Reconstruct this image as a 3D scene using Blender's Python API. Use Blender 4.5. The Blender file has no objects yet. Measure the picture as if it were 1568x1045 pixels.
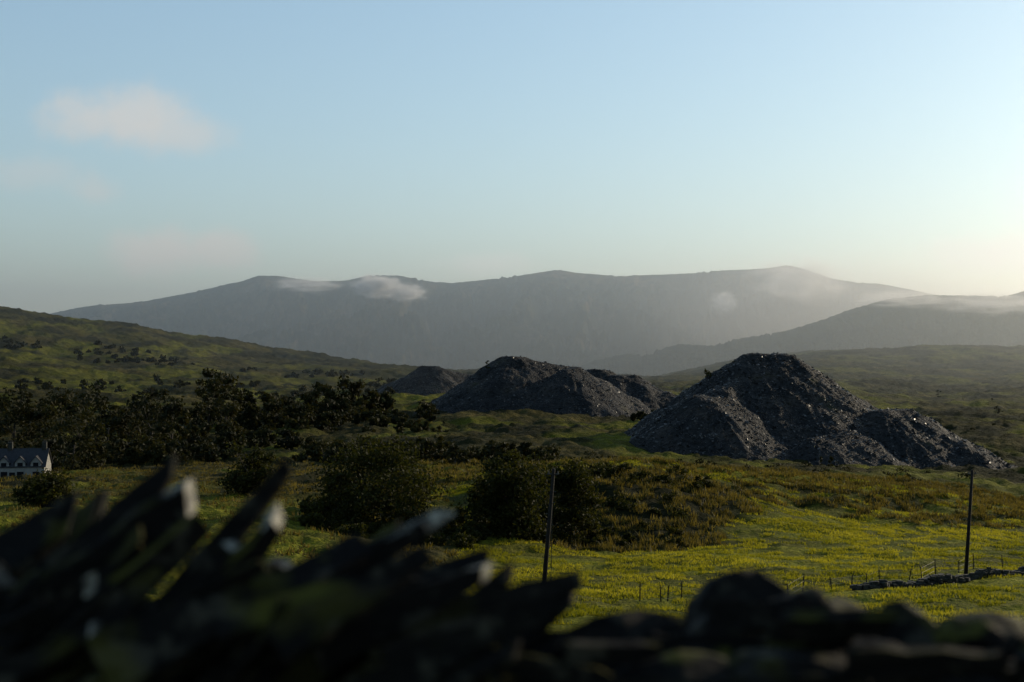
import bpy, math, random
import numpy as np
from mathutils import Vector, Matrix
random.seed(5); rng=np.random.default_rng(5)
K=0.36/784.0
scene=bpy.context.scene
def P(u,v,d): return np.array([(u-784)*K*d, d, (522.5-v)*K*d])
# ---------------- noise
_perm=np.random.default_rng(11).permutation(256); _perm=np.concatenate([_perm,_perm,_perm])
_ang=np.random.default_rng(12).random(256)*2*np.pi
_gx=np.cos(_ang);_gy=np.sin(_ang)
def pn(x,y,seed=0):
    x=np.asarray(x,float)+seed*17.31; y=np.asarray(y,float)-seed*9.77
    xi=np.floor(x).astype(np.int64); yi=np.floor(y).astype(np.int64)
    xf=x-xi; yf=y-yi; xi&=255; yi&=255
    def g(a,b,dx,dy):
        h=_perm[_perm[a&255]+(b&255)]
        return _gx[h]*dx+_gy[h]*dy
    u=xf*xf*xf*(xf*(xf*6-15)+10); w=yf*yf*yf*(yf*(yf*6-15)+10)
    a=g(xi,yi,xf,yf);b=g(xi+1,yi,xf-1,yf);c=g(xi,yi+1,xf,yf-1);d=g(xi+1,yi+1,xf-1,yf-1)
    return ((a*(1-u)+b*u)*(1-w)+(c*(1-u)+d*u)*w)*1.4
def fbm(x,y,o=4,seed=0,gain=.5):
    s=0;a=1;f=1
    for i in range(o):
        s=s+a*pn(x*f,y*f,seed+i); a*=gain; f*=2.03
    return s
def sstep(a,b,x):
    t=np.clip((x-a)/(b-a),0,1); return t*t*(3-2*t)
# ---------------- mesh helpers
def mk(name,verts,faces,mat,smooth=True,parent=None,cols=None):
    verts=np.asarray(verts,np.float32); 
    me=bpy.data.meshes.new(name)
    me.vertices.add(len(verts)); me.vertices.foreach_set('co',verts.ravel())
    if isinstance(faces,np.ndarray):
        n=faces.shape[1]; cnt=len(faces); tot=cnt*n
        me.loops.add(tot); me.loops.foreach_set('vertex_index',faces.astype(np.int32).ravel())
        me.polygons.add(cnt); me.polygons.foreach_set('loop_start',np.arange(0,tot,n,dtype=np.int32))
    else:
        ls=np.array([len(f) for f in faces],np.int32); tot=int(ls.sum())
        me.loops.add(tot); me.loops.foreach_set('vertex_index',np.concatenate([np.asarray(f) for f in faces]).astype(np.int32))
        me.polygons.add(len(faces)); me.polygons.foreach_set('loop_start',np.concatenate([[0],np.cumsum(ls)[:-1]]).astype(np.int32))
        cnt=len(faces)
    me.polygons.foreach_set('use_smooth',np.full(cnt,smooth))
    me.update(calc_edges=True)
    if cols is not None:
        a=me.color_attributes.new('mask','FLOAT_COLOR','POINT'); a.data.foreach_set('color',np.asarray(cols,np.float32).ravel())
    me.validate()
    ob=bpy.data.objects.new(name,me); scene.collection.objects.link(ob)
    if mat: me.materials.append(mat)
    if parent: ob.parent=parent
    return ob
def grid_faces(nr,nc):
    i=np.arange(nr-1)[:,None]*nc+np.arange(nc-1)[None,:]
    return np.stack([i,i+1,i+nc+1,i+nc],-1).reshape(-1,4)
def empty(name,loc=(0,0,0)):
    e=bpy.data.objects.new(name,None); e.location=loc; scene.collection.objects.link(e); return e
# ---------------- material helpers
class NT:
    def __init__(s,name,tree=None):
        if tree is None:
            s.m=bpy.data.materials.new(name); s.m.use_nodes=True; s.t=s.m.node_tree; s.t.nodes.clear()
            s.out=s.n('ShaderNodeOutputMaterial')
        else: s.t=tree
    def n(s,ty,**kw):
        a=s.t.nodes.new(ty)
        for k,v in kw.items(): setattr(a,k,v)
        return a
    def l(s,a,b): s.t.links.new(a,b)
    def noise(s,scale,detail=4,rough=.55,vec=None):
        a=s.n('ShaderNodeTexNoise'); a.inputs['Scale'].default_value=scale;a.inputs['Detail'].default_value=detail;a.inputs['Roughness'].default_value=rough
        if vec is not None: s.l(vec,a.inputs['Vector'])
        return a.outputs['Fac']
    def pos(s): return s.n('ShaderNodeNewGeometry').outputs['Position']
    def ramp(s,fac,stops):
        r=s.n('ShaderNodeValToRGB'); e=r.color_ramp.elements
        while len(e)<len(stops): e.new(.5)
        for q,(p,c) in zip(e,stops): q.position=p; q.color=(c[0],c[1],c[2],1) if hasattr(c,'__len__') else (c,c,c,1)
        s.l(fac,r.inputs[0]); return r.outputs[0]
    def mix(s,f,a,b,mode='MIX'):
        x=s.n('ShaderNodeMix',data_type='RGBA',blend_type=mode)
        for i,v in ((0,f),(6,a),(7,b)):
            if isinstance(v,(int,float)): x.inputs[i].default_value=v
            elif isinstance(v,tuple): x.inputs[i].default_value=(*v,1)
            else: s.l(v,x.inputs[i])
        return x.outputs[2]
    def math(s,op,a,b=0.0,c=0.0,clamp=False):
        x=s.n('ShaderNodeMath',operation=op); x.use_clamp=clamp
        for i,v in enumerate((a,b,c)):
            if isinstance(v,(int,float)): x.inputs[i].default_value=v
            else: s.l(v,x.inputs[i])
        return x.outputs[0]
    def vmath(s,op,a,b=None):
        x=s.n('ShaderNodeVectorMath',operation=op)
        for i,v in enumerate((a,b)):
            if v is None: continue
            if isinstance(v,tuple): x.inputs[i].default_value=v
            else: s.l(v,x.inputs[i])
        return x
    def smooth(s,x,a,b,lo=0.,hi=1.):
        r=s.n('ShaderNodeMapRange',interpolation_type='SMOOTHSTEP'); s.l(x,r.inputs[0])
        for i,v in enumerate((a,b,lo,hi)): r.inputs[i+1].default_value=v
        return r.outputs[0]
    def bump(s,h,strength,dist):
        b=s.n('ShaderNodeBump'); b.inputs['Strength'].default_value=strength; b.inputs['Distance'].default_value=dist; s.l(h,b.inputs['Height']); return b.outputs[0]
    def bsdf(s,col,rough=.9,spec=.2,normal=None):
        b=s.n('ShaderNodeBsdfPrincipled')
        if isinstance(col,tuple): b.inputs['Base Color'].default_value=(*col,1)
        else: s.l(col,b.inputs['Base Color'])
        if isinstance(rough,(int,float)): b.inputs['Roughness'].default_value=rough
        else: s.l(rough,b.inputs['Roughness'])
        b.inputs['Specular IOR Level'].default_value=spec
        if normal is not None: s.l(normal,b.inputs['Normal'])
        return b.outputs[0]
    def end(s,sh): s.l(sh,s.out.inputs['Surface']); return s.m
# ---- ground material
g=NT('moorland_ground'); pos=g.pos()
att=g.n('ShaderNodeAttribute',attribute_name='mask'); sep=g.n('ShaderNodeSeparateColor'); g.l(att.outputs['Color'],sep.inputs[0])
n1=g.noise(.03,7,.62,pos); n2=g.noise(.35,5,.6,pos); n3=g.noise(3.0,4,.6,pos); n4=g.noise(.09,5,.6,pos)
moor=g.ramp(n1,[(.38,(.014,.013,.006)),(.49,(.040,.033,.012)),(.56,(.070,.056,.017)),(.66,(.110,.086,.026))])
moor=g.mix(g.math('MULTIPLY',g.ramp(n2,[(.42,0.),(.6,1.)]),.65),moor,(.014,.015,.005))
past=g.ramp(n2,[(.3,(.095,.105,.010)),(.55,(.175,.172,.014)),(.75,(.26,.23,.028))])
past=g.mix(g.ramp(n4,[(.42,.7),(.58,0.)]),past,(.055,.052,.010))
col=g.mix(sep.outputs[0],moor,past)
col=g.mix(sep.outputs[1],col,(.013,.013,.005))  # dark scrub colour, doubling as painted shade on the knoll front
col=g.mix(g.ramp(n3,[(.35,.6),(.6,0.)]),col,(.016,.018,.005))
h=g.math('ADD',g.math('MULTIPLY',n3,.25),g.math('MULTIPLY',n2,1.0))
GROUND=g.end(g.bsdf(col,.95,.03,g.bump(h,.9,1.9)))
# ---- mountain
def mountain_mat(name,c1,c2,c3,s):
    g=NT(name); pos=g.pos()
    a=g.noise(.004*s,9,.65,pos); b=g.noise(.02*s,8,.7,pos)
    col=g.ramp(a,[(.38,c1),(.5,c2),(.62,c3)])
    col=g.mix(g.ramp(b,[(.45,.0),(.58,.85)]),col,(.010,.012,.012))
    return g.end(g.bsdf(col,.95,.05,g.bump(b,1.0,40)))
MOUNT=mountain_mat('mountain_heath',(.010,.018,.014),(.045,.046,.022),(.14,.09,.05),1)
MOUNT2=mountain_mat('ridge_heath',(.010,.014,.007),(.026,.028,.012),(.055,.044,.020),1.5)
# ---- slate scree
g=NT('slate_scree'); pos=g.pos()
v=g.n('ShaderNodeTexVoronoi'); v.inputs['Scale'].default_value=1.4; g.l(pos,v.inputs['Vector'])
v2=g.n('ShaderNodeTexVoronoi'); v2.inputs['Scale'].default_value=3.4; g.l(pos,v2.inputs['Vector'])
n1=g.noise(.12,6,.62,pos)
col=g.ramp(n1,[(.35,(.011,.0115,.012)),(.5,(.019,.019,.019)),(.62,(.036,.031,.027)),(.72,(.028,.028,.012))])
bw=g.n('ShaderNodeRGBToBW'); g.l(v.outputs['Color'],bw.inputs[0])
col=g.mix(.7,col,g.ramp(bw.outputs[0],[(.2,.35),(.8,1.3)]),'MULTIPLY')
h=g.math('ADD',v.outputs['Distance'],g.math('MULTIPLY',v2.outputs['Distance'],.5))
SCREE=g.end(g.bsdf(col,.8,.12,g.bump(h,1.0,.35)))
g=NT('slate_fragment'); oi=g.noise(1.3,2,.5,g.pos())
SLATEP=g.end(g.bsdf(g.ramp(oi,[(.3,(.018,.018,.019)),(.7,(.075,.069,.062))]),.5,.3))
# ---- foreground slate
g=NT('weathered_slate'); pos=g.pos()
mp=g.n('ShaderNodeMapping'); mp.inputs['Rotation'].default_value=(0,.75,0); mp.inputs['Scale'].default_value=(1,1,5); g.l(pos,mp.inputs[0])
a=g.noise(9,6,.65,mp.outputs[0]); c=g.noise(5,3,.6,pos); d_=g.noise(16,3,.6,pos)
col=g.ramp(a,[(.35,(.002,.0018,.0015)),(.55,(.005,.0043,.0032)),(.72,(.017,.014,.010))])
geo=g.n('ShaderNodeNewGeometry'); sx=g.n('ShaderNodeSeparateXYZ'); g.l(geo.outputs['Normal'],sx.inputs[0])
col=g.mix(g.math('MULTIPLY',g.ramp(d_,[(.56,0.),(.63,1.)]),.3),col,(.09,.08,.055))
up=g.ramp(sx.outputs[2],[(.35,0.),(.8,1.)])
mossf=g.math('MULTIPLY',up,g.ramp(c,[(.52,0.),(.60,1.)]))
col=g.mix(g.math('MULTIPLY',mossf,.85),col,(.060,.055,.007))
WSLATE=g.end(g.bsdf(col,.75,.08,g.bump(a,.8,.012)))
g=NT('lichen_highlight_edge'); n=g.noise(34,4,.6,g.pos())
WEDGE=g.end(g.bsdf(g.ramp(n,[(.42,(.03,.027,.02)),(.6,(.26,.24,.19))]),.6,.3,g.bump(n,.6,.006)))  # pale lichen tone that also paints the sunlit highlight on slab tips
# ---- leaves / grass
def leafmat(name,c1,c2,tr,scale=.6,tmix=.4):
    g=NT(name); pos=g.pos(); n=g.noise(scale,3,.6,pos)
    col=g.ramp(n,[(.35,c1),(.65,c2)])
    d=g.bsdf(col,.7,.1); t=g.n('ShaderNodeBsdfTranslucent'); g.l(g.mix(1.0,col,tr,'MULTIPLY'),t.inputs[0])
    m=g.n('ShaderNodeMixShader'); m.inputs[0].default_value=tmix; g.l(d,m.inputs[1]); g.l(t.outputs[0],m.inputs[2])
    return g.end(m.outputs[0])
LEAF=leafmat('hawthorn_leaves',(.010,.012,.0025),(.036,.035,.007),(1.4,1.4,.6),.8,.35)
LEAFD=leafmat('woodland_leaves',(.008,.010,.004),(.030,.028,.008),(1.3,1.2,.6),.06,.25)
GRASS=leafmat('pasture_grass',(.11,.115,.008),(.26,.24,.024),(1.35,1.25,.6),.12,.5)
RUSH=leafmat('rough_grass',(.045,.039,.010),(.13,.105,.026),(1.3,1.15,.6),.3,.4)
def plain(name,c,rough=.8,sc=6.,var=.35):
    g=NT(name); n=g.noise(sc,4,.6,g.pos()); lo=tuple(x*(1-var) for x in c); hi=tuple(x*(1+var) for x in c)
    return g.end(g.bsdf(g.ramp(n,[(.3,lo),(.7,hi)]),rough,.2,g.bump(n,.3,.02)))
BARK=plain('bark',(.025,.02,.014)); WOOD=plain('weathered_wood',(.012,.010,.008),.95); IRON=plain('galvanised_metal',(.05,.05,.05),.6)
WHITE=plain('white_render',(.20,.19,.17),.8,1.5,.2); ROOF=plain('slate_roof',(.022,.022,.024),.6,3); GLASS=plain('dark_glass',(.01,.011,.013),.15,2); STONE=plain('field_stone',(.028,.027,.021),.85,3,.5)
# ---------------- terrain
cols_u=np.array([-300,0,200,400,520,640,760,880,1000,1120,1240,1400,1568,1900],float)
T=[(78,[945]*14),
(105,[850,850,850,855,865,875,880,885,885,885,885,885,885,890]),
(130,[800,800,800,805,820,835,848,858,856,850,848,848,850,855]),
(148,[775,775,775,778,790,800,812,828,828,826,822,826,832,836]),
(168,[758,758,758,758,765,770,748,732,736,765,796,805,812,815]),
(182,[750,750,748,746,750,750,734,714,718,738,762,780,798,802]),
(194,[745,745,742,740,740,740,727,705,709,720,728,748,786,795]),
(212,[738,738,732,728,725,722,724,714,718,722,728,746,782,788]),
(235,[733,733,728,722,720,717,718,724,728,730,734,752,780,788]),
(280,[724,722,718,712,708,705,703,706,710,717,722,728,745,750]),
(330,[700,700,698,692,686,682,680,680,685,702,712,716,724,728]),
(400,[655,660,668,665,662,658,655,655,662,670,680,690,692,680]),
(500,[610,625,635,640,636,630,628,628,630,638,648,655,655,650]),
(650,[565,585,600,608,606,602,600,600,605,608,612,625,625,620]),
(850,[500,530,555,575,582,583,585,588,592,592,595,602,602,600]),
(1050,[430,475,503,540,558,567,575,580,587,585,583,588,590,590]),
(1150,[425,470,497,532,551,563,571,577,585,580,575,580,582,580]),
(1400,[460,500,520,545,562,570,573,577,583,570,560,562,565,560]),
(2000,[520,535,540,555,566,572,574,577,582,553,540,530,534,530]),
(2600,[560,565,570,575,580,585,587,590,592,580,572,562,565,565])]
nd=[3,8,20,40,60]; nz=[-1.5,-2.6,-6.3,-11,-13.6]
ds=nd+[r[0] for r in T]+[3300,30000]
Z=[[z]*14 for z in nz]+[[ (522.5-v)*K*r[0] for v in r[1]] for r in T]+[[-160]*14,[-160]*14]
Z=np.array(Z); lds=np.log(np.array(ds,float))
GU=np.linspace(-300,1900,221); GL=np.linspace(lds[0],lds[-1],460)
tmp=np.array([np.interp(GU,cols_u,row) for row in Z])
TG=np.array([np.interp(GL,lds,tmp[:,j]) for j in range(len(GU))]).T
def blur(a,ax,s):
    r=int(3*s); k=np.exp(-.5*(np.arange(-r,r+1)/s)**2); k/=k.sum()
    pad=[(0,0),(0,0)]; pad[ax]=(r,r); b=np.pad(a,pad,mode='edge')
    return np.apply_along_axis(lambda m:np.convolve(m,k,'valid'),ax,b)
TG=blur(TG,1,3.2); TG=blur(TG,0,1.3)
def base_z(x,y):
    yy=np.maximum(y,3.0); u=784+x/np.maximum(yy,10)/K
    fu=np.clip((u-GU[0])/(GU[1]-GU[0]),0,len(GU)-1.001); fl=np.clip((np.log(yy)-GL[0])/(GL[1]-GL[0]),0,len(GL)-1.001)
    i=fu.astype(int); j=fl.astype(int); a=fu-i;b=fl-j
    return (TG[j,i]*(1-a)+TG[j,i+1]*a)*(1-b)+(TG[j+1,i]*(1-a)+TG[j+1,i+1]*a)*b
def masks(x,y):
    x=np.asarray(x,float); y=np.asarray(y,float)
    u=784+x/np.maximum(y,10)/K
    n=fbm(x/25,y/25,3,3)
    field=sstep(215,195,y)*sstep(650,760,u+n*40)
    front=sstep(134,142,y+n*5)*sstep(188,176,y+n*6)*sstep(700,760,u)*sstep(1180,1050,u+n*70)  # knoll front: scrub plus the slope's shade, put into the ground colour
    bank=sstep(170,174,y+n*9)*sstep(191,187,y+n*5)*sstep(1080,1160,u)*sstep(-.35,.25,fbm(x/7,y/7,3,47))*.85
    leftf=sstep(175,150,y+n*10)*sstep(560,480,u) 
    patch=sstep(-.1,.3,fbm(x/38,y/60,3,21)+.12*n)*sstep(150,170,y)*sstep(1150,600,y)*.65
    patch2=sstep(.0,.3,fbm(x/45,y/110,3,31))*sstep(400,600,y)*.55*sstep(700,300,u)
    patch3=sstep(.05,.35,fbm(x/90,y/200,3,37))*sstep(500,800,y)*.45*sstep(1000,1200,u)
    past=np.clip(np.maximum.reduce([field*(1-front),leftf,patch*(1-field),patch2,patch3]),0,1)
    scrub_shade=np.clip(front*(.75+.5*fbm(x/6,y/6,3,44))+bank+sstep(.1,.45,fbm(x/30,y/50,4,51))*sstep(195,225,y)*.85,0,1)
    return past,scrub_shade,field
def ground_z(x,y):
    x=np.asarray(x,float); y=np.asarray(y,float)
    z=base_z(x,y); past,scrub_shade,field=masks(x,y)
    w=sstep(60,90,y); far=sstep(230,420,y); vf=sstep(500,900,y)
    z=z+w*(.45*fbm(x/14,y/14,3,7)+(.15+.28*(1-field)+.35*scrub_shade)*fbm(x/3.2,y/3.2,3,8)+.09*fbm(x/1.1,y/1.1,2,6))
    z=z+w*(.7*sstep(160,195,y)*fbm(x/9,y/7,2,15))
    z=z+far*(1.7*fbm(x/45,y/45,3,9)+.9*fbm(x/9,y/9,2,19))+vf*(4.0*fbm(x/120,y/120,4,10)*sstep(3500,2000,y)+8*np.abs(fbm(x/260,y/260,4,14))*sstep(1100,1700,y)*sstep(3500,2500,y))
    return z
sc_=np.concatenate([np.linspace(-3,-.52,40),np.linspace(-.5,.5,820),np.linspace(.52,3,40)])
yr=np.concatenate([np.linspace(-15,55,16),np.exp(np.linspace(np.log(58),np.log(2700),820)),np.exp(np.linspace(np.log(2800),np.log(30000),24))])
S,Y=np.meshgrid(sc_,yr); 
X=S*(Y+20)*1.0
Zg=ground_z(X,Y); past,scrub_shade,_=masks(X,Y)
mk('ground',np.stack([X,Y,Zg],-1).reshape(-1,3),grid_faces(len(yr),len(sc_)),GROUND,cols=np.stack([past,scrub_shade,past*0,past*0+1],-1).reshape(-1,4))
# ---------------- mountains
def mountain(name,prof,d_ridge,d_base,zb,mat,seed,rough,jag,gully,hn=320.):
    pu=np.array([p[0] for p in prof],float); pv=np.array([p[1] for p in prof],float)
    us=np.linspace(pu[0],pu[-1],1300); vs=np.interp(us,pu,pv)
    k=np.exp(-.5*(np.arange(-12,13)/2.)**2);k/=k.sum(); vs=np.convolve(np.pad(vs,12,mode='edge'),k,'valid')
    ts=np.concatenate([np.linspace(0,1,220),np.linspace(1.01,1.6,20)])
    U,Tt=np.meshgrid(us,ts)
    D=d_base+(d_ridge-d_base)*Tt
    zr=(522.5-vs)*K*d_ridge; zr=zr+jag*(fbm(us/7,us*0,5,seed,.6))*(.2+.8*sstep(.0,.45,pn(us/60,us*0+4,seed)))
    X=(U-784)*K*D
    ti=np.minimum(Tt,1)
    pr=.75*ti+.25*(1-(1-ti)**2); pr=np.where(Tt>1,1-(Tt-1)*1.6,pr)
    z=zb+(zr[None,:]-zb)*pr
    env=np.clip(Tt*5,0,1)*np.clip((1-Tt)*4,0,1); env=env*env*(3-2*env)
    env=env*np.clip((zr[None,:]-zb)/hn,0,1)**1.5
    q=fbm(X/rough+.35*fbm(X/900,D/900,2,seed+5),D/(rough*2.6),6,seed+2,.62)
    z=z-env*gully*np.abs(q)*1.5+env*gully*.45*fbm(X/(rough*3),D/(rough*3),3,seed+3)
    z=np.where(Tt<.02,zb-40,z)
    return mk(name,np.stack([X,D,z],-1).reshape(-1,3),grid_faces(len(ts),len(us)),mat)
mountain('mountain',[(-700,560),(-300,520),(0,492),(80,480),(110,473),(150,467),(190,465),(230,460),(300,447),(345,436),(375,430),(395,422),(430,423),(480,431),(530,430),(565,422),(610,422),(650,430),(690,434),(740,429),(790,423),(830,417),(855,413),(880,418),(950,423),(1000,421),(1060,419),(1090,415),(1150,413),(1185,410),(1205,406),(1235,413),(1270,426),(1310,433),(1350,435),(1400,445),(1450,455),(1568,470),(1900,490),(2300,520)],5200,3700,-165,MOUNT,31,260,6,125,400.)
mountain('hill_ridge',[(780,610),(860,578),(885,562),(910,552),(960,542),(990,545),(1010,535),(1040,527),(1090,530),(1130,519),(1200,508),(1260,490),(1300,475),(1360,458),(1420,452),(1500,453),(1540,454),(1568,446),(1700,425),(2000,420),(2500,450)],3500,2900,-165,MOUNT2,61,150,8,70,280.)
# ---------------- slate heaps
frag=[]
def heap(name,segs,x0,x1,y0,y1,res,seed,nfrag):
    xs=np.arange(x0,x1,res); ys=np.arange(y0,y1,res); X,Y=np.meshgrid(xs,ys)
    def hz(X,Y):
        Xw=X+1.3*fbm(X/9,Y/9,3,seed); Yw=Y+1.3*fbm(X/9,Y/9,3,seed+4)
        H=np.full(X.shape,-200.)
        for (a,b,r,sl) in segs:
            a=np.array(a);b=np.array(b); d=(b-a)[:2]; L=max(d@d,1e-6)
            t=np.clip(((Xw-a[0])*d[0]+(Yw-a[1])*d[1])/L,0,1)
            dist=np.hypot(Xw-(a[0]+t*d[0]),Yw-(a[1]+t*d[1]))
            ang=np.arctan2(Yw-a[1],Xw-a[0])
            h=a[2]+t*(b[2]-a[2])-sl*np.maximum(0,np.sqrt(dist*dist+r*r*.3)-r*.9)-.45*np.abs(pn(ang*5,dist/30,seed+2))*np.minimum(dist/5,2)
            H=np.maximum(H,h)
        return H+.35*fbm(X/6,Y/6,3,seed+7)+.15*fbm(X/1.4,Y/1.4,2,seed+9)
    Z=hz(X,Y); G=ground_z(X,Y)
    Z=np.maximum(Z,G-1.5)
    mk(name,np.stack([X,Y,Z],-1).reshape(-1,3),grid_faces(len(ys),len(xs)),SCREE)
    n=nfrag; fx=rng.uniform(x0,x1,n); fy=rng.uniform(y0,y1,n); fz=hz(fx,fy); gz=ground_z(fx,fy)
    ok=(fz>gz-.3)
    frag.append(np.stack([fx,fy,fz],-1)[ok]); return hz
def SG(u1,v1,d1,u2,v2,d2,r,sl=.66): return (P(u1,v1,d1),P(u2,v2,d2),r,sl)
hzA=heap('slate_spoil_heap',[SG(1150,542,372,1198,543,374,3.2,.69),SG(1076,606,345,1110,610,352,2.5,.66),SG(1120,580,362,1085,608,349,2,.7),SG(1305,611,382,1240,600,378,3,.66),SG(1345,628,358,1385,627,362,3,.62),SG(1400,636,358,1470,676,352,3,.6),SG(1480,688,352,1540,712,350,3,.45),SG(1250,672,338,1300,660,346,3,.55)],10,150,305,425,.45,101,34000)
hzB=heap('slate_spoil_heap',[SG(778,546,505,800,547,507,3,.66),SG(800,549,507,872,562,512,3,.62),SG(880,562,500,868,566,494,2.5,.6),SG(905,566,530,922,566,530,3,.7),SG(940,575,520,966,575,522,3,.62),SG(985,590,515,1015,600,515,3,.55),SG(735,588,496,715,597,495,3,.5)],-70,75,450,570,.6,131,15000)
hzC=heap('slate_spoil_heap',[SG(652,561,640,666,561,640,3,.6),SG(680,567,640,722,574,642,3,.6),SG(610,584,645,640,575,645,3,.5)],-90,0,600,690,.7,151,4000)
F=np.concatenate(frag); n=len(F)
a=rng.normal(size=(n,3)); a[:,2]*=.4; a/=np.linalg.norm(a,axis=1)[:,None]
b=np.cross(a,rng.normal(size=(n,3))*[.4,.4,1]); b/=np.linalg.norm(b,axis=1)[:,None]
s=(rng.random(n)**3*.42+.12)[:,None]; F[:,2]+=.05
V=np.stack([F-a*s-b*s*.5,F+a*s*.8-b*s*.6,F+a*s+b*s*.5,F-a*s*.7+b*s*.6],1).reshape(-1,3)
mk('slate_fragments',V,np.arange(n*4).reshape(-1,4),SLATEP,smooth=False)
# ---------------- foliage
def leaf_quads(C,size,flat=.0):
    n=len(C); a=rng.normal(size=(n,3)); a/=np.linalg.norm(a,axis=1)[:,None]
    b=np.cross(a,rng.normal(size=(n,3))); b/=np.linalg.norm(b,axis=1)[:,None]
    s=(size*rng.uniform(.6,1.4,n))[:,None]
    return np.stack([C-a*s,C-b*s*.55,C+a*s,C+b*s*.55],1).reshape(-1,3)
def crown(cx,cy,cz,w,h,nleaf,ncl,bottom=.12):
    th=rng.uniform(0,2*np.pi,ncl); rr=np.sqrt(rng.random(ncl))*.5; zz=rng.uniform(bottom,.92,ncl)
    wid=np.sin(np.pi*np.clip(zz*.86+.14,0,1))**.6
    ctr=np.stack([np.cos(th)*rr*w*wid*.8,np.sin(th)*rr*w*wid*.8,zz*h*(.82+.18*rng.random(ncl))],-1)
    rad=rng.uniform(.10,.21,ncl)*w
    k=rng.integers(0,ncl,nleaf); dv=rng.normal(size=(nleaf,3)); dv/=np.linalg.norm(dv,axis=1)[:,None]
    r=rad[k]*(rng.random(nleaf)**.45)*(1+.2*rng.normal(size=nleaf))
    p=ctr[k]+dv*r[:,None]*[1,1,.72]
    p[:,2]=np.maximum(p[:,2],.03*h)
    return p+[cx,cy,cz],ctr+[cx,cy,cz]
def tube(p0,p1,r0,r1,seg=7):
    p0=np.array(p0,float);p1=np.array(p1,float); d=p1-p0; d/=np.linalg.norm(d)
    a=np.cross(d,[.3,.8,.1]); a/=np.linalg.norm(a); b=np.cross(d,a)
    t=np.arange(seg)*2*np.pi/seg
    ring=np.cos(t)[:,None]*a+np.sin(t)[:,None]*b
    v=np.concatenate([p0+ring*r0,p1+ring*r1])
    f=[(i,(i+1)%seg,seg+(i+1)%seg,seg+i) for i in range(seg)]+[tuple(range(seg))[::-1],tuple(range(seg,2*seg))]
    return v,f
class MB:
    def __init__(s): s.v=[];s.f=[];s.n=0
    def add(s,v,f):
        v=np.asarray(v,float); s.v.append(v); s.f+= [tuple(int(i)+s.n for i in q) for q in f]; s.n+=len(v)
    def make(s,name,mat,smooth=False,parent=None): return mk(name,np.concatenate(s.v),s.f,mat,smooth,parent)
def limbs(mb,base,h,w,ctrs,nl=9,r=.2):
    top=np.array(base)+[w*.03,0,h*.4]; mb.add(*tube(np.array(base)-[0,0,.3],top,r,r*.65))
    idx=rng.choice(len(ctrs),min(nl,len(ctrs)),replace=False)
    for i in idx:
        c=ctrs[i]; st=np.array(base)+(top-np.array(base))*rng.uniform(.4,1)
        mid=(st+c)/2+[0,0,-.04*h]
        mb.add(*tube(st,mid,r*.45,r*.28,5)); mb.add(*tube(mid,c,r*.28,r*.08,5))
def tree(name,u,d,wpx,hpx,nleaf,ncl,size,mat=LEAF,sink=.0,zb=None,bottom=.05):
    x=(u-784)*K*d; z=float(ground_z(x,d)) if zb is None else zb
    w=wpx*K*d; h=hpx*K*d
    e=empty(name,(x,d,z))
    p,c=crown(0,0,0,w,h,nleaf,ncl,bottom)
    mk('crown',leaf_quads(p,size),np.arange(nleaf*4).reshape(-1,4),mat,False,e)
    mb=MB(); limbs(mb,(0,0,0),h,w,c,12,max(.05,h*.025)); mb.make('trunk_and_limbs',BARK,True,e)
    return z
tree('hawthorn_tree',586,140,230,128,15000,44,.18)
tree('hawthorn_tree',518,143,80,75,5000,22,.18)
tree('hawthorn_tree',782,142,160,146,13000,38,.18,bottom=.08)
tree('hawthorn_tree',868,147,125,124,9000,32,.18,bottom=.08)
tree('hawthorn_tree',385,165,105,90,5500,26,.2)
tree('hawthorn_tree',70,150,110,55,4500,34,.22)
tree('hawthorn_tree',1083,368,15,22,260,10,.22,zb=float(hzA(np.array([[(1083-784)*K*368]]),np.array([[368.]]))[0,0])-.3,bottom=.5)
tree('hawthorn_tree',746,498,9,20,160,7,.25,zb=float(hzB(np.array([[(746-784)*K*498]]),np.array([[498.]]))[0,0])-.3,bottom=.4)
WL=[];WT=MB()
def wtree(u,d,wpx,hpx,nl=420,ncl=16,size=None,trunk=True):
    x=(u-784)*K*d; z=float(ground_z(x,d)); w=wpx*K*d; h=hpx*K*d
    p,c=crown(x,d,z,w,h,nl,ncl,.02); WL.append(leaf_quads(p,size or .0014*d))
    if trunk: limbs(WT,(x,d,z),h,w,c,4,max(.05,h*.02))
for u,d,w,h in [(230,330,105,120),(262,326,60,90),(195,338,70,84),(150,335,90,126),(120,310,60,92),(180,345,60,70),(285,345,50,68),(318,400,64,94),(345,430,76,98),(322,440,54,84),(360,440,44,54),(20,345,90,106),(-30,330,80,94),(60,350,74,84),(110,270,130,104),(80,262,60,50),(140,275,60,76),(0,285,60,30),(-60,280,90,90),(90,340,80,98),(250,370,70,84),(210,390,70,76),(300,370,50,64),(130,380,80,84),(60,390,60,60),(0,400,60,60),
  (495,480,52,60),(520,478,54,68),(545,482,46,60),(470,470,48,50),(440,460,48,46),(410,450,50,52),(568,486,38,48),(590,490,30,32),(380,440,52,56),(532,470,42,42),(505,465,42,38),(420,420,60,44),(460,410,54,38),(500,405,46,30),(385,400,60,48),(355,380,60,50),(400,340,60,40),(350,320,56,52),(440,330,54,34)]:
    wtree(u,d,w,h,1000,20)
for i in range(34): wtree(rng.uniform(170,350),rng.uniform(285,315),rng.uniform(30,55),rng.uniform(24,42),420,12)
for i in range(14): wtree(rng.uniform(-40,330),rng.uniform(410,520),rng.uniform(24,44),rng.uniform(20,34),300,10)
for i in range(34): wtree(rng.uniform(475,690),rng.uniform(258,288),rng.uniform(36,64),rng.uniform(26,44),460,10)
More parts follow.
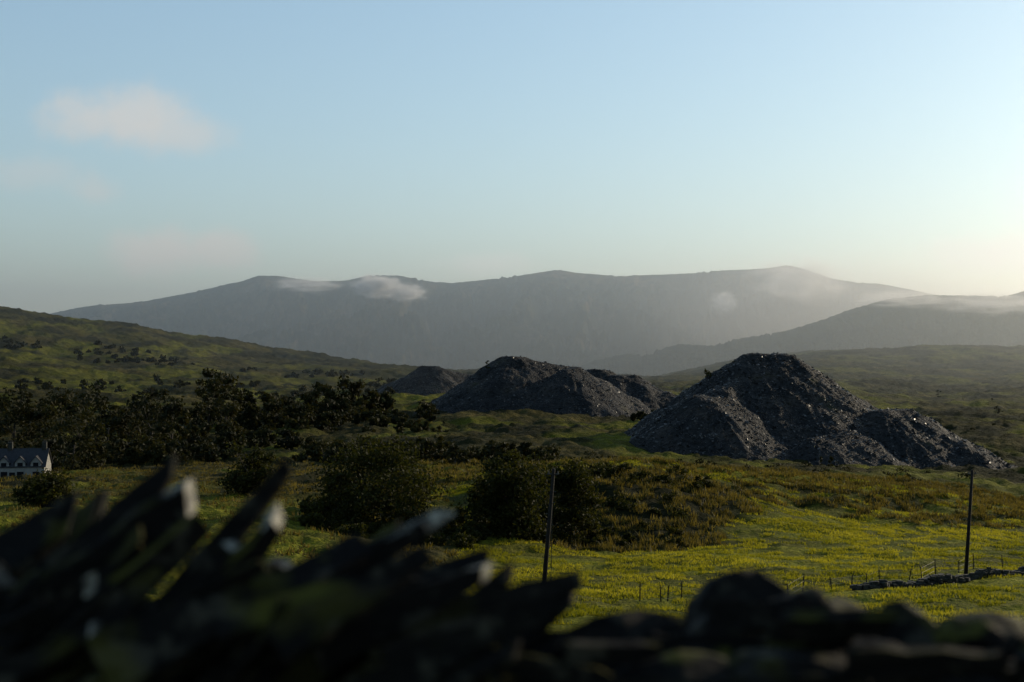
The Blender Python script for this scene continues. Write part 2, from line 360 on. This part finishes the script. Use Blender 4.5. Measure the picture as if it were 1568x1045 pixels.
for i in range(20): wtree(rng.uniform(690,850),rng.uniform(240,278),rng.uniform(30,56),rng.uniform(20,38),460,10)
for i in range(60): wtree(rng.uniform(340,660),rng.uniform(390,480),rng.uniform(20,44),rng.uniform(14,28),260,8)
for i in range(8): wtree(rng.uniform(955,1000),rng.uniform(440,460),rng.uniform(14,24),rng.uniform(12,20),260,8)
for i in range(90):
    u=rng.uniform(-60,700); d=rng.uniform(225,420); x=(u-784)*K*d
    if masks(x,d)[1]<.15: continue
    wtree(u,d,rng.uniform(14,34),rng.uniform(6,15),160,6)
cnt=0
while cnt<190:
    u=rng.uniform(-80,600); d=rng.uniform(430,900); x=(u-784)*K*d
    if float(fbm(x/70,d/150,3,91))<.2+.25*rng.random(): continue
    cnt+=1; q=rng.random()**2; s_=1-.55*(d-430)/570
    wtree(u,d,(8+32*q)*s_,(4+18*q)*s_,110,6,.0013*d,False)
for i in range(70):   # low gorse and rush clumps behind the knoll and round the heaps
    u=rng.uniform(880,1568); d=rng.uniform(206,300)
    wtree(u,d,rng.uniform(14,40),rng.uniform(4,10),110,6,.2,False)
for i in range(22): wtree(rng.uniform(620,1560),rng.uniform(400,560),rng.uniform(6,14),rng.uniform(4,8),90,4,.0007*d,False)
for i in range(8): wtree(rng.uniform(1430,1640),rng.uniform(420,700),rng.uniform(5,13),rng.uniform(4,7),90,4,.45,False)
for u,d in [(1437,800),(1258,318),(1272,316)]: wtree(u,d,11,20,200,7,.3)
wl=np.concatenate(WL); we=empty('woodland'); mk('foliage',wl,np.arange(len(wl)).reshape(-1,4),LEAFD,False,we); WT.make('trunks',BARK,True,we)
SL=[]
for i in range(330):
    u=rng.uniform(690,1150); d=rng.uniform(130,178)
    x=(u-784)*K*d; m=masks(x,d)[1]
    if m<.5 or rng.random()<(u-800)/380.: continue
    p,c=crown(x,d,float(ground_z(x,d))-.1,rng.uniform(1.4,3.4),rng.uniform(.5,1.5),380,9,.0); SL.append(leaf_quads(p,.15))
for i in range(50):
    u=rng.uniform(470,760); d=rng.uniform(128,150); x=(u-784)*K*d
    p,c=crown(x,d,float(ground_z(x,d))-.1,rng.uniform(2,4),rng.uniform(1,2.2),600,10,.0); SL.append(leaf_quads(p,.17))
sl=np.concatenate(SL); mk('bramble_scrub',sl,np.arange(len(sl)).reshape(-1,4),LEAF,False)
# grass
def blades(n,u0,u1,d0,d1,h0,h1,wd,name,mat,sel):
    u=rng.uniform(u0,u1,n); d=np.sqrt(rng.uniform(d0**2,d1**2,n)); x=(u-784)*K*d
    m=sel(x,d); x=x[m];d=d[m]; n=len(x)
    z=ground_z(x,d); C=np.stack([x,d,z-.02],-1); out=[]
    for k in range(3):
        th=rng.uniform(0,2*np.pi,n); off=rng.normal(size=(n,3))*[.12,.12,0]
        w=np.stack([np.cos(th),np.sin(th),0*th],-1)*wd; ln=rng.normal(size=(n,3))*[.3,.3,0]; ln[:,2]=1
        hh=rng.uniform(h0,h1,n)[:,None]
        out.append(np.stack([C+off-w,C+off+w,C+off+ln*hh],1).reshape(-1,3))
    v=np.concatenate(out); mk(name,v,np.arange(len(v)).reshape(-1,3),mat,False)
blades(130000,640,1640,72,200,.08,.3,.055,'pasture_grass',GRASS,lambda x,y:(masks(x,y)[0]>.4)&(masks(x,y)[1]<.4)&(pn(x/2.5,y/2.5,77)+.6*pn(x/9,y/9,70)>.04))
blades(90000,640,1640,132,260,.25,.8,.09,'rough_grass',RUSH,lambda x,y:((masks(x,y)[1]>.3)|(y>186))&(pn(x/2.2,y/2.2,78)>0.0))
blades(30000,-60,700,110,300,.2,.6,.09,'rough_grass',RUSH,lambda x,y:(pn(x/4.,y/4.,79)>0.1))
# ---------------- poles, fence, field wall
def pole(u0,v0,ut,vt,d,stay=None):
    p0=P(u0,v0,d); p1=P(ut,vt,d); gz=float(ground_z(p0[0],d)); p0[2]=gz-.3
    e=empty('telegraph_pole',tuple(p0)); mb=MB(); mb.add(*tube((0,0,0),p1-p0,.15,.10,10)); mb.make('shaft',WOOD,True,e)
    ax=p1-p0; mb=MB()
    for s in (-.25,.25):
        c=ax*.965+np.array([s,0,0]); mb.add(*tube(c,c+[0,0,.16],.045,.03,8)); 
    mb.add(*tube(ax*.965-[.33,.0,0],ax*.965+[.33,0,0],.035,.035,6)); mb.make('insulators',IRON,False,e)
    mb=MB()
    for t in np.linspace(.35,.85,8):
        sgn=1 if int(t*100)%2 else -1; c=ax*t; mb.add(*tube(c,c+[.24*sgn,0,.0],.015,.015,5))
    mb.make('climbing_steps',IRON,False,e)
    if stay:
        q=P(*stay); q[2]=float(ground_z(q[0],q[1])); mb=MB(); mb.add(*tube(ax*.93,q-p0,.02,.02,5)); mb.make('stay_wire',IRON,False,e)
pole(828,940,848,718,78,(843,870,84)); pole(1478,885,1489,720,105)
pole(165,700,166,655,300); pole(543,705,544,682,240)
def dry_wall(name,pts,h,n):
    mb=MB(); pts=np.array(pts); 
    for i in range(n):
        t=rng.random()*(len(pts)-1); j=int(t); q=pts[j]+(pts[j+1]-pts[j])*(t-j)
        q=q+rng.normal(size=2)*.16; z=float(ground_z(q[0],q[1]))+rng.uniform(0,h)*(.75+.25*math.sin(q[0]*1.3))
        s=np.array([rng.uniform(.2,.42),rng.uniform(.15,.3),rng.uniform(.1,.24)])
        v=np.array([(a,b,c) for a in(-1,1) for b in(-1,1) for c in(-1,1)],float)*s*.6*rng.uniform(.75,1.1,(8,3))
        an=rng.uniform(-.6,.6); R=np.array([[math.cos(an),-math.sin(an),0],[math.sin(an),math.cos(an),0],[0,0,1]])
        mb.add(v@R.T+[q[0],q[1],z],[(0,1,3,2),(4,6,7,5),(0,4,5,1),(2,3,7,6),(0,2,6,4),(1,5,7,3)])
    mb.make(name,STONE)
def XY(u,d): return ((u-784)*K*d,d)
dry_wall('dry_stone_wall',[XY(1310,97),XY(1400,99.5),XY(1480,103.5),XY(1600,109),XY(1700,113)],.6,1500)
mb=MB()
fl=[XY(980,86),XY(1060,88),XY(1180,91),XY(1300,97),XY(1400,101),XY(1500,108),XY(1640,114)]
fl=np.array(fl); tops=[]
for i in np.arange(0,len(fl)-1.001,.28):
    j=int(i); q=fl[j]+(fl[j+1]-fl[j])*(i-j)+rng.normal(size=2)*.25+[0,1.2]; z=float(ground_z(q[0],q[1])); hh=rng.uniform(.85,1.25)
    t=np.array([q[0]+rng.normal()*.09,q[1],z+hh]); mb.add(*tube((q[0],q[1],z-.2),t,.042,.035,6)); tops.append(t)
e=empty('wire_fence'); mb.make('posts',WOOD,False,e); mb=MB()
for k in (.12,.5,.85):
    for a,b in zip(tops[:-1],tops[1:]): mb.add(*tube(a-[0,0,k],b-[0,0,k],.008,.008,4))
mb.make('wires',IRON,False,e)
# ---------------- cottage
def box(mb,x0,x1,y0,y1,z0,z1):
    v=[(x,y,z) for x in(x0,x1) for y in(y0,y1) for z in(z0,z1)]
    mb.add(v,[(0,1,3,2),(4,6,7,5),(0,4,5,1),(2,3,7,6),(0,2,6,4),(1,5,7,3)])
hx,hy=XY(12,226); hz=float(base_z(np.array(hx),np.array(hy)))-.4
E=empty('cottage',(hx,hy,hz)); E.rotation_euler=(0,0,math.radians(8))
W=MB();R_=MB();G_=MB();C_=MB()
box(W,-6,5.6,0,6,-1.5,2.5)
def gable(mbw,mbr,x0,x1,y0,y1,z0,zr,ax,ov=.25):
    if ax=='x':
        ym=(y0+y1)/2; t=.12
        for sgn,yo in ((-1,y0-ov),(1,y1+ov)):
            zo=z0-ov*(zr-z0)/((y1-y0)/2)
            v=[(x0-ov,yo,zo),(x1+ov,yo,zo),(x1+ov,ym,zr),(x0-ov,ym,zr)]; v+= [(a,b,c+t) for a,b,c in v]
            mbr.add(v,[(0,1,2,3),(4,7,6,5),(0,4,5,1),(1,5,6,2),(2,6,7,3),(3,7,4,0)])
        for x in (x0,x1): mbw.add([(x,y0,z0),(x,y1,z0),(x,ym,zr)],[(0,1,2)])
    else:
        xm=(x0+x1)/2; t=.1
        for xo in (x0-ov,x1+ov):
            zo=z0-ov*(zr-z0)/((x1-x0)/2)
            v=[(xo,y0-ov,zo),(xo,y1,zo),(xm,y1,zr),(xm,y0-ov,zr)]; v+=[(a,b,c+t) for a,b,c in v]
            mbr.add(v,[(0,1,2,3),(4,7,6,5),(0,4,5,1),(1,5,6,2),(2,6,7,3),(3,7,4,0)])
        mbw.add([(x0,y0,z0),(x1,y0,z0),(xm,y0,zr)],[(0,1,2)])
gable(W,R_,-6,5.6,0,6,2.5,5.0,'x')
for cx in (-4,-.6,1.9,4.3):
    box(W,cx-.8,cx+.8,-.15,2.6,2.3,3.1); gable(W,R_,cx-.8,cx+.8,-.15,3.2,3.1,4.0,'y',.2)
    box(G_,cx-.4,cx+.4,-.2,-.1,2.3,3.05); box(G_,cx-.5,cx+.5,-.06,.1,.5,1.6)
box(G_,.2,1.1,-.06,.1,-.6,1.5)
for cx in (-5.6,-.2,5.1): box(C_,cx-.35,cx+.35,2.6,3.4,4.3,6.1); C_.add(*tube((cx-.12,3,6.1),(cx-.12,3,6.5),.12,.1,8)); C_.add(*tube((cx+.18,3,6.1),(cx+.18,3,6.45),.1,.09,8))
box(W,-6.5,6.5,-4.2,-4.0,-1.8,-.1)
for cx in np.arange(-6.4,6.5,1.2): box(W,cx-.08,cx+.08,-4.25,-3.95,-1.8,.15)
W.make('walls',WHITE,parent=E);R_.make('roof',ROOF,parent=E);G_.make('windows_and_door',GLASS,parent=E);C_.make('chimneys',STONE,parent=E)
# ---------------- foreground wall
WM=MB(); EDGE=set()
def slab(p0,p1,wid,th,roll=0.,taper=.35,rag=.10,n=9,lay=4,bev=.0):
    p0=np.array(p0);p1=np.array(p1); d=p1-p0; L=np.linalg.norm(d); d/=L
    nrm=np.array([0,-1.,.0]); s=np.cross(d,nrm); s/=np.linalg.norm(s); nrm=np.cross(s,d)
    c,si=math.cos(roll),math.sin(roll); s2=s*c+nrm*si; n2=nrm*c-s*si
    e1b=[(1+rng.normal()*rag) for i in range(n)]; e2b=[(1+rng.normal()*rag) for i in range(n)]
    slant=rng.uniform(-.6,.6)*wid
    for k in range(lay):
        t0=-th/2+th*k/lay; t1=t0+th/lay*.94
        tt=np.linspace(0,1,n); Lk=L*(1+rng.uniform(-.12,.03)); wk=wid*rng.uniform(.88,1.06)
        if bev: Lk=L-bev*th*k/lay
        e1=[(t*Lk+slant*.5*t,( .5-taper*.5*t**1.6)*wk*f*(1+rng.normal()*rag*.3)) for t,f in zip(tt,e1b)]; e2=[(t*Lk-slant*.5*t,-(.5-taper*.5*t**1.6)*wk*f*(1+rng.normal()*rag*.3)) for t,f in zip(tt[::-1],e2b)]
        poly=e1+e2; m=len(poly); bb=bev*th/lay
        v=[p0+d*a+s2*b+n2*t0 for a,b in poly]+[p0+d*(a-(bb if a>.9*L else 0))+s2*b*.97+n2*t1 for a,b in poly]
        if bev: EDGE.add(len(WM.f)+2+n-1); EDGE.add(len(WM.f)+2+n)
        WM.add(v,[tuple(range(m))[::-1],tuple(range(m,2*m))]+[(i,(i+1)%m,m+(i+1)%m,m+i) for i in range(m)])
def SL2(u0,v0,u1,v1,y0,y1,wpx,thpx,roll=0.,taper=.5,rag=.08,bev=0.):
    ym=(y0+y1)/2; slab(P(u0,v0,y0),P(u1,v1,y1),wpx*K*ym,thpx*K*ym,roll,taper,rag,bev=bev)
SL2(60,950,285,694,1.85,1.95,105,16,.4,.8)
SL2(20,1000,300,755,1.75,1.85,120,22,-.2,.6,bev=1.0)
SL2(-60,960,175,764,1.95,2.05,110,22,.9,.5)
SL2(-160,960,110,788,1.9,2.0,120,20,.7,.4)
SL2(90,1000,312,800,1.65,1.75,60,18,-.5,.3)
SL2(235,960,438,718,1.78,1.83,60,14,.3,.55)
SL2(280,980,436,785,1.70,1.76,46,22,-.6,.4,bev=1.4)
SL2(300,985,560,830,1.7,1.85,80,16,.8,.3)
SL2(340,985,690,784,1.82,1.95,70,24,-.1,.7,bev=3.4)
SL2(400,960,610,812,1.95,2.0,50,12,1.0,.3)
SL2(420,990,650,848,1.6,1.7,60,16,.4,.4)
SL2(480,1000,755,872,1.7,1.8,62,20,.1,.6,bev=1.4)
SL2(560,985,882,890,1.75,1.85,62,16,.4,.5)
SL2(520,940,745,853,1.9,2.0,40,12,.8,.3)
SL2(600,1010,860,918,1.65,1.7,50,14,.3,.5)
SL2(150,1020,420,900,1.6,1.7,100,20,.5,.4)
for i in range(75):
    u=rng.uniform(-250,780); top=np.interp(u,[-250,0,150,200,450,600,800],[860,880,860,880,895,915,965]); v=rng.uniform(top+35,1070)
    an=rng.uniform(.25,.85); L=rng.uniform(150,300); y=rng.uniform(1.6,2.05)
    SL2(u-L*.5*math.cos(an),v+L*.5*math.sin(an),u+L*.5*math.cos(an),v-L*.5*math.sin(an),y,y+rng.uniform(-.05,.1),rng.uniform(35,90),rng.uniform(10,20),rng.uniform(-.6,1.2),rng.uniform(.2,.6),bev=(1. if i%12==0 else 0.))
for i in range(110):
    u=rng.uniform(740,1900); top=np.interp(u,[740,860,1040,1075,1120,1190,1240,1300,1450,1568,1900],[958,948,945,930,910,906,916,928,935,958,950]); v=top+rng.uniform(26,150)**1.0
    an=rng.uniform(-.2,.22); L=rng.uniform(110,260); y=rng.uniform(1.65,2.1)
    if v<top+45: L*=.7; an*=.5
    SL2(u-L*.5*math.cos(an),v+L*.5*math.sin(an),u+L*.5*math.cos(an),v-L*.5*math.sin(an),y,y+rng.uniform(-.05,.05),rng.uniform(24,60),rng.uniform(14,34),rng.uniform(-.5,1.2),rng.uniform(.1,.5),.10)
import bmesh
def boulder(u,v,y,rx,ry,rz,seed,sub=4,cuts=16):
    bm=bmesh.new(); bmesh.ops.create_icosphere(bm,subdivisions=sub,radius=1.0)
    co=np.array([q.co[:] for q in bm.verts]); fc=[tuple(q.index for q in f.verts) for f in bm.faces]; bm.free()
    r_=np.random.default_rng(seed)
    for k in range(cuts):
        nn=r_.normal(size=3); nn/=np.linalg.norm(nn); dd=r_.uniform(.6,.9); t=co@nn-dd; co=co-np.where(t>0,t,0)[:,None]*nn*1.0
    co=co*(1+.05*fbm(co[:,0]*3+co[:,2]*2,co[:,1]*3-co[:,2],3,seed))[:,None]
    c=P(u,v,y); WM.add(co*[rx*K*y,ry*K*y,rz*K*y]+c,fc)
for q in [(1150,980,1.95,110,110,108),(1210,980,1.9,80,90,98),(1275,985,1.9,90,90,78),(1085,995,1.85,80,80,66),(960,1000,1.9,120,80,66),(1400,1000,1.95,110,90,82),(1510,1010,1.9,110,90,72),(1640,1010,1.9,110,90,62),(1330,1030,1.75,110,80,60),(1200,1050,1.7,150,80,60),(1040,1055,1.7,130,80,60),(1750,1000,1.9,120,90,70)]:
    boulder(*q,seed=int(q[0]),cuts=12)
for i in range(260):
    x=rng.uniform(-2.6,2.6); z=rng.uniform(-1.75,-.46); y=rng.uniform(1.62,2.2); L=rng.uniform(.15,.4); t=rng.uniform(-.25,.35)
    slab((x-L/2,y,z-L/2*t),(x+L/2,y+rng.uniform(-.05,.05),z+L/2*t),rng.uniform(.2,.3),rng.uniform(.03,.07),1.45+rng.normal()*.12,.2,lay=2)
xs=np.linspace(-2.7,2.7,160); prof=[(1.68,-1.8),(1.7,-1.2),(1.72,-.62),(1.8,-.47),(1.95,-.44),(2.1,-.5),(2.2,-1.2),(2.22,-1.8)]
V=[];
for (yy,zz) in prof:
    V.append(np.stack([xs,yy+.03*pn(xs*6,xs*0+yy*9,3),zz+.035*fbm(xs*7,xs*0+yy*7,2,5)*(zz>-1.7)],-1))
V=np.concatenate(V); WM.add(V,[tuple(f) for f in grid_faces(len(prof),160)])
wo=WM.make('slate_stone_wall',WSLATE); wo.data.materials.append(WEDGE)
for i in EDGE: wo.data.polygons[i].material_index=1
# ---------------- haze + clouds (volumes)
def volbox(name,x0,x1,y0,y1,z0,z1,dens,col,aniso):
    mb=MB(); box(mb,x0,x1,y0,y1,z0,z1); m=bpy.data.materials.new(name); m.use_nodes=True; t=m.node_tree; t.nodes.clear()
    o=t.nodes.new('ShaderNodeOutputMaterial'); s=t.nodes.new('ShaderNodeVolumeScatter'); s.inputs['Color'].default_value=(*col,1); s.inputs['Density'].default_value=dens; s.inputs['Anisotropy'].default_value=aniso
    t.links.new(s.outputs[0],o.inputs['Volume']); return mb.make(name,m)
volbox('valley_haze',-9000,9000,520,12000,-200,420,1.75e-4,(.88,.96,1.0),.8)
def cloud(name,u,v,d,wpx,hpx,dep,dens,nscale=3.0,thr=.5,soft=.7,an=.4,warp=2.6):
    bpy.ops.mesh.primitive_ico_sphere_add(subdivisions=3,radius=1,location=tuple(P(u,v,d))); o=bpy.context.object; o.name=name; o.data.name=name
    o.scale=(wpx*K*d/2,dep/2,hpx*K*d/2)
    g=NT(name); tc=g.n('ShaderNodeTexCoord'); ob=tc.outputs['Object']
    r=g.vmath('LENGTH',ob).outputs['Value']
    add=g.vmath('ADD',ob,(u*.37,v*.21,d*.013)).outputs[0]
    n=g.noise(nscale,3,.6,add)
    val=g.math('SUBTRACT',g.math('ADD',g.math('SUBTRACT',1.0,r),g.math('MULTIPLY',g.math('SUBTRACT',n,.5),warp)),thr-.5)
    den=g.math('MULTIPLY',g.math('MULTIPLY',g.smooth(val,.0,soft*2),g.smooth(r,1.0,.4)),dens)
    s=g.n('ShaderNodeVolumeScatter'); s.inputs['Color'].default_value=(1,1,1,1); s.inputs['Anisotropy'].default_value=an; g.l(den,s.inputs['Density'])
    g.l(s.outputs[0],g.out.inputs['Volume']); o.data.materials.append(g.m); return o
for q in [(578,438,4500,110,50,240,.06),(622,448,4450,90,40,200,.04),(470,436,4600,160,36,200,.02),(1108,464,4300,60,50,160,.034),(1225,430,4550,220,100,280,.016),(1385,457,3150,220,40,140,.022),(1520,463,3100,280,52,160,.022)]:
    cloud('cloud_wisp',*q)
cloud('mist_bank',1330,490,3850,1050,290,500,4.0e-3,1.1,.2,.9,.65,.8)
# ---------------- world
SUN_AZ=math.radians(52); SUN_EL=math.radians(17)
w=bpy.data.worlds.new('World'); scene.world=w; w.use_nodes=True; t=w.node_tree; t.nodes.clear()
out=t.nodes.new('ShaderNodeOutputWorld'); bg=t.nodes.new('ShaderNodeBackground'); sky=t.nodes.new('ShaderNodeTexSky')
sky.sky_type='NISHITA'; sky.sun_disc=False; sky.sun_elevation=SUN_EL; sky.sun_rotation=SUN_AZ; sky.air_density=1.0; sky.dust_density=.6; sky.ozone_density=.8; sky.altitude=150
bg.inputs[1].default_value=.14; t.links.new(bg.outputs[0],out.inputs[0])
g=NT('w',t)
gm=g.n('ShaderNodeGamma'); gm.inputs[1].default_value=.70; g.l(sky.outputs[0],gm.inputs[0])
base=g.mix(1.0,gm.outputs[0],(1.28,1.56,1.72),'MULTIPLY')
tc=g.n('ShaderNodeTexCoord'); dirv=tc.outputs['Generated']; sp=g.n('ShaderNodeSeparateXYZ'); g.l(dirv,sp.inputs[0])
yv=g.math('MAXIMUM',sp.outputs[1],.05); px=g.math('DIVIDE',sp.outputs[0],yv); pz=g.math('DIVIDE',sp.outputs[2],yv)
cmb=g.n('ShaderNodeCombineXYZ'); g.l(px,cmb.inputs[0]); g.l(pz,cmb.inputs[1]); pv=cmb.outputs[0]
wn=g.n('ShaderNodeTexNoise'); wn.inputs['Scale'].default_value=26; wn.inputs['Detail'].default_value=7; wn.inputs['Roughness'].default_value=.6; g.l(pv,wn.inputs['Vector'])
front=g.math('GREATER_THAN',sp.outputs[1],.1); cl=base
A_=(5.0,4.95,4.75); B_=(5.5,5.3,4.95); C3=(7.0,7.0,6.7)
for (u,v,ru,rv,s_,cc) in [(190,178,115,60,.8,A_),(280,208,95,42,.65,A_),(140,190,90,38,.5,A_),(240,385,90,48,.75,B_),(335,385,80,46,.7,B_),(145,292,50,28,.45,A_),(50,265,100,36,.35,A_),(1480,392,100,36,.6,C3),(1560,385,80,42,.7,C3),(740,405,100,24,.35,C3)]:
    c=((u-784)*K,(522.5-v)*K,0)
    dd=g.vmath('SUBTRACT',pv,c).outputs[0]; dd=g.vmath('DIVIDE',dd,(ru*K,rv*K,1)).outputs[0]; r=g.vmath('LENGTH',dd).outputs['Value']
    val=g.math('ADD',r,g.math('MULTIPLY',g.math('SUBTRACT',wn.outputs['Fac'],.5),-1.5))
    m=g.math('MULTIPLY',g.smooth(val,1.15,.15,0.,s_),front)
    cl=g.mix(m,cl,cc)
t.links.new(cl,bg.inputs[0])
L=Vector((math.sin(SUN_AZ)*math.cos(SUN_EL),math.cos(SUN_AZ)*math.cos(SUN_EL),math.sin(SUN_EL)))
sd=bpy.data.lights.new('sun','SUN'); sd.energy=5.0; sd.angle=math.radians(.5); sd.color=(1,.85,.62); so=bpy.data.objects.new('sun',sd); so.rotation_euler=L.to_track_quat('Z','Y').to_euler(); scene.collection.objects.link(so)
# ---------------- camera
cd=bpy.data.cameras.new('camera'); cd.lens=50; cd.sensor_width=36; cd.clip_end=60000; cd.clip_start=.05
cd.dof.use_dof=True; cd.dof.focus_distance=350; cd.dof.aperture_fstop=3.4
co=bpy.data.objects.new('camera',cd); co.rotation_euler=(math.radians(90),0,0); scene.collection.objects.link(co); scene.camera=co
scene.view_settings.view_transform='Standard'
